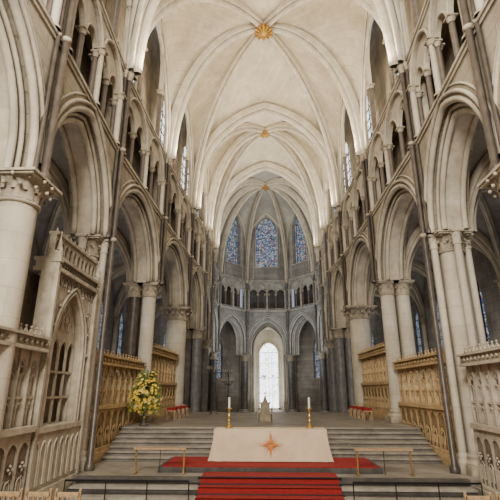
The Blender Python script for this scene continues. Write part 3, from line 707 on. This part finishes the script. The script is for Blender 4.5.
for u in (.06,L-.06):
    b=MB(); z0=LOW+.5
    b.fbox(fr,u-.05,u+.05,-.12,.05,z0,5.6); b.fbox(fr,u-.08,u+.08,-.15,.08,5.3,5.4); p=fr.P(u,-.035,5.6); b.lathe([(.09,0),(.07,.06),(.0,.45)],p,4,sm=False)
    for q in range(3): b.ball((p[0],p[1],p[2]+.12+.1*q),.045-.012*q,6,4)
    b.ball((p[0],p[1],p[2]+.45),.035,6,4); b.build('pinnacle',M['tomb'],T)
# small seats
def seat():
    T=thing('stool','red padded low stool','stool',(0,0,0),'red stools')
    b=MB(); b.box(-.2,.2,-.2,.2,.36,.4); b.build('frame',M['wood'],T)
    b=MB(); b.box(-.19,.19,-.19,.19,.4,.5); b.build('cushion',M['red'],T)
    for sx in (-1,1):
        for sy in (-1,1): b=MB(); b.box(sx*.17-.02,sx*.17+.02,sy*.17-.02,sy*.17+.02,0,.36); b.build('leg',M['wood'],T)
    return T
s0=seat(); first=True
for sn,s in SIDES.items():
    for k in range(4):
        lab='red padded low stool by the %s screen, %s from the steps'%(sn,ordn[k] if k else 'first'); loc=(s*4.3,20.3+k*1.0,UP)
        if first: s0.location=loc; s0['label']=lab; first=False
        else: dup(s0,loc,lab)
# foreground chairs
T=thing('choir_chair','x','chair',(0,0,0),'pale wooden chairs in the front row')
b=MB(); b.box(-.22,.22,-.2,.22,.42,.46); b.build('seat',M['wood'],T)
b=MB(); b.box(-.2,.2,-.225,-.2,.86,.93)
for k in range(5): b.box(-.16+.08*k-.012,-.16+.08*k+.012,-.22,-.205,.5,.88)
b.box(-.2,.2,-.22,-.2,.48,.53); b.build('backrest',M['wood'],T)
for sx in (-1,1):
    b=MB(); b.box(sx*.2-.02,sx*.2+.02,-.225,-.185,0,.95); b.ball((sx*.2,-.205,.96),.026,8,5); b.build('leg',M['wood'],T)
    b=MB(); b.box(sx*.2-.02,sx*.2+.02,.17,.21,0,.42); b.build('leg',M['wood'],T)
cx=[(-4.35,'leftmost'),(-3.85,'second from the left'),(-3.35,'third from the left'),(3.35,'leftmost on the right side'),(3.85,'rightmost')]
for k,(x,l) in enumerate(cx):
    lab='pale wooden chair at the bottom edge, %s'%l
    if k==0: T.location=(x,8.15,LOW); T['label']=lab
    else: dup(T,(x,8.15,LOW),lab)
for sn,x0,x1 in (('left',-4.75,-1.85),('right',1.9,4.75)):
    T=thing('iron_railing','low black iron rail in front of the steps, %s of the red runner'%sn,'railing',((x0+x1)/2,11.0,LOW),'low black front rails')
    b=MB(); b.box(x0,x1,10.98,11.02,.38,.42); b.build('handrail',M['iron'],T)
    for k in range(4):
        x=x0+(x1-x0)*k/3; b=MB(); b.tube((x,11,LOW),(x,11,.4),.014,8); b.build('post',M['iron'],T)
# ------------------------------------------------------------------ lights
def area(loc,to,size,e,col,sy=None):
    l=bpy.data.lights.new('area_light','AREA'); l.energy=e; l.color=col; l.size=size
    if sy: l.shape='RECTANGLE'; l.size_y=sy
    o=bpy.data.objects.new('area_light',l); COL.objects.link(o); o.location=loc; o.rotation_euler=(Vector(to)-Vector(loc)).to_track_quat('-Z','Y').to_euler(); return o
warm=(1,.87,.68); neu=(1,.94,.84); cool=(.88,.94,1)
area((-2.5,-4,11),(1,18,6),3.5,3200,neu,2.5)
area((0,-2,16),(0,13.5,0),2.5,1400,neu,2)
for s in (-1,1):
    for i,e,c in ((2,270,warm),(3,320,warm),(4,260,warm),(5,230,neu),(6,150,neu)):
        f=fp(i,s); area((f[0]-s*1.2,f[1],13.5),(f[0]-s*2.6,f[1],22),.6,e,c)
    for y,e in ((5,32),(10.5,38),(16,66),(22,66),(28,55),(35,55)):
        area((s*8,y,1.6),(s*8,y,9),2.0,e*.8,(.9,.92,1))
area((0,37,4),(0,41,20),3,560,cool)
area((0,47,1.0),(0,47,9),2.5,90,cool)
area((0,51,.6),(0,55,8),2.5,420,cool)
w=bpy.data.worlds.new('world'); SC.world=w; w.use_nodes=True; w.node_tree.nodes['Background'].inputs['Color'].default_value=(.7,.8,1,1); w.node_tree.nodes['Background'].inputs['Strength'].default_value=.5
cd=bpy.data.cameras.new('camera'); cd.sensor_width=36; cd.lens=30.96; cd.clip_end=200
co=bpy.data.objects.new('camera',cd); COL.objects.link(co); co.location=(0,0,2.4); co.rotation_euler=(math.radians(90+18.03),0,math.radians(2.3)); SC.camera=co
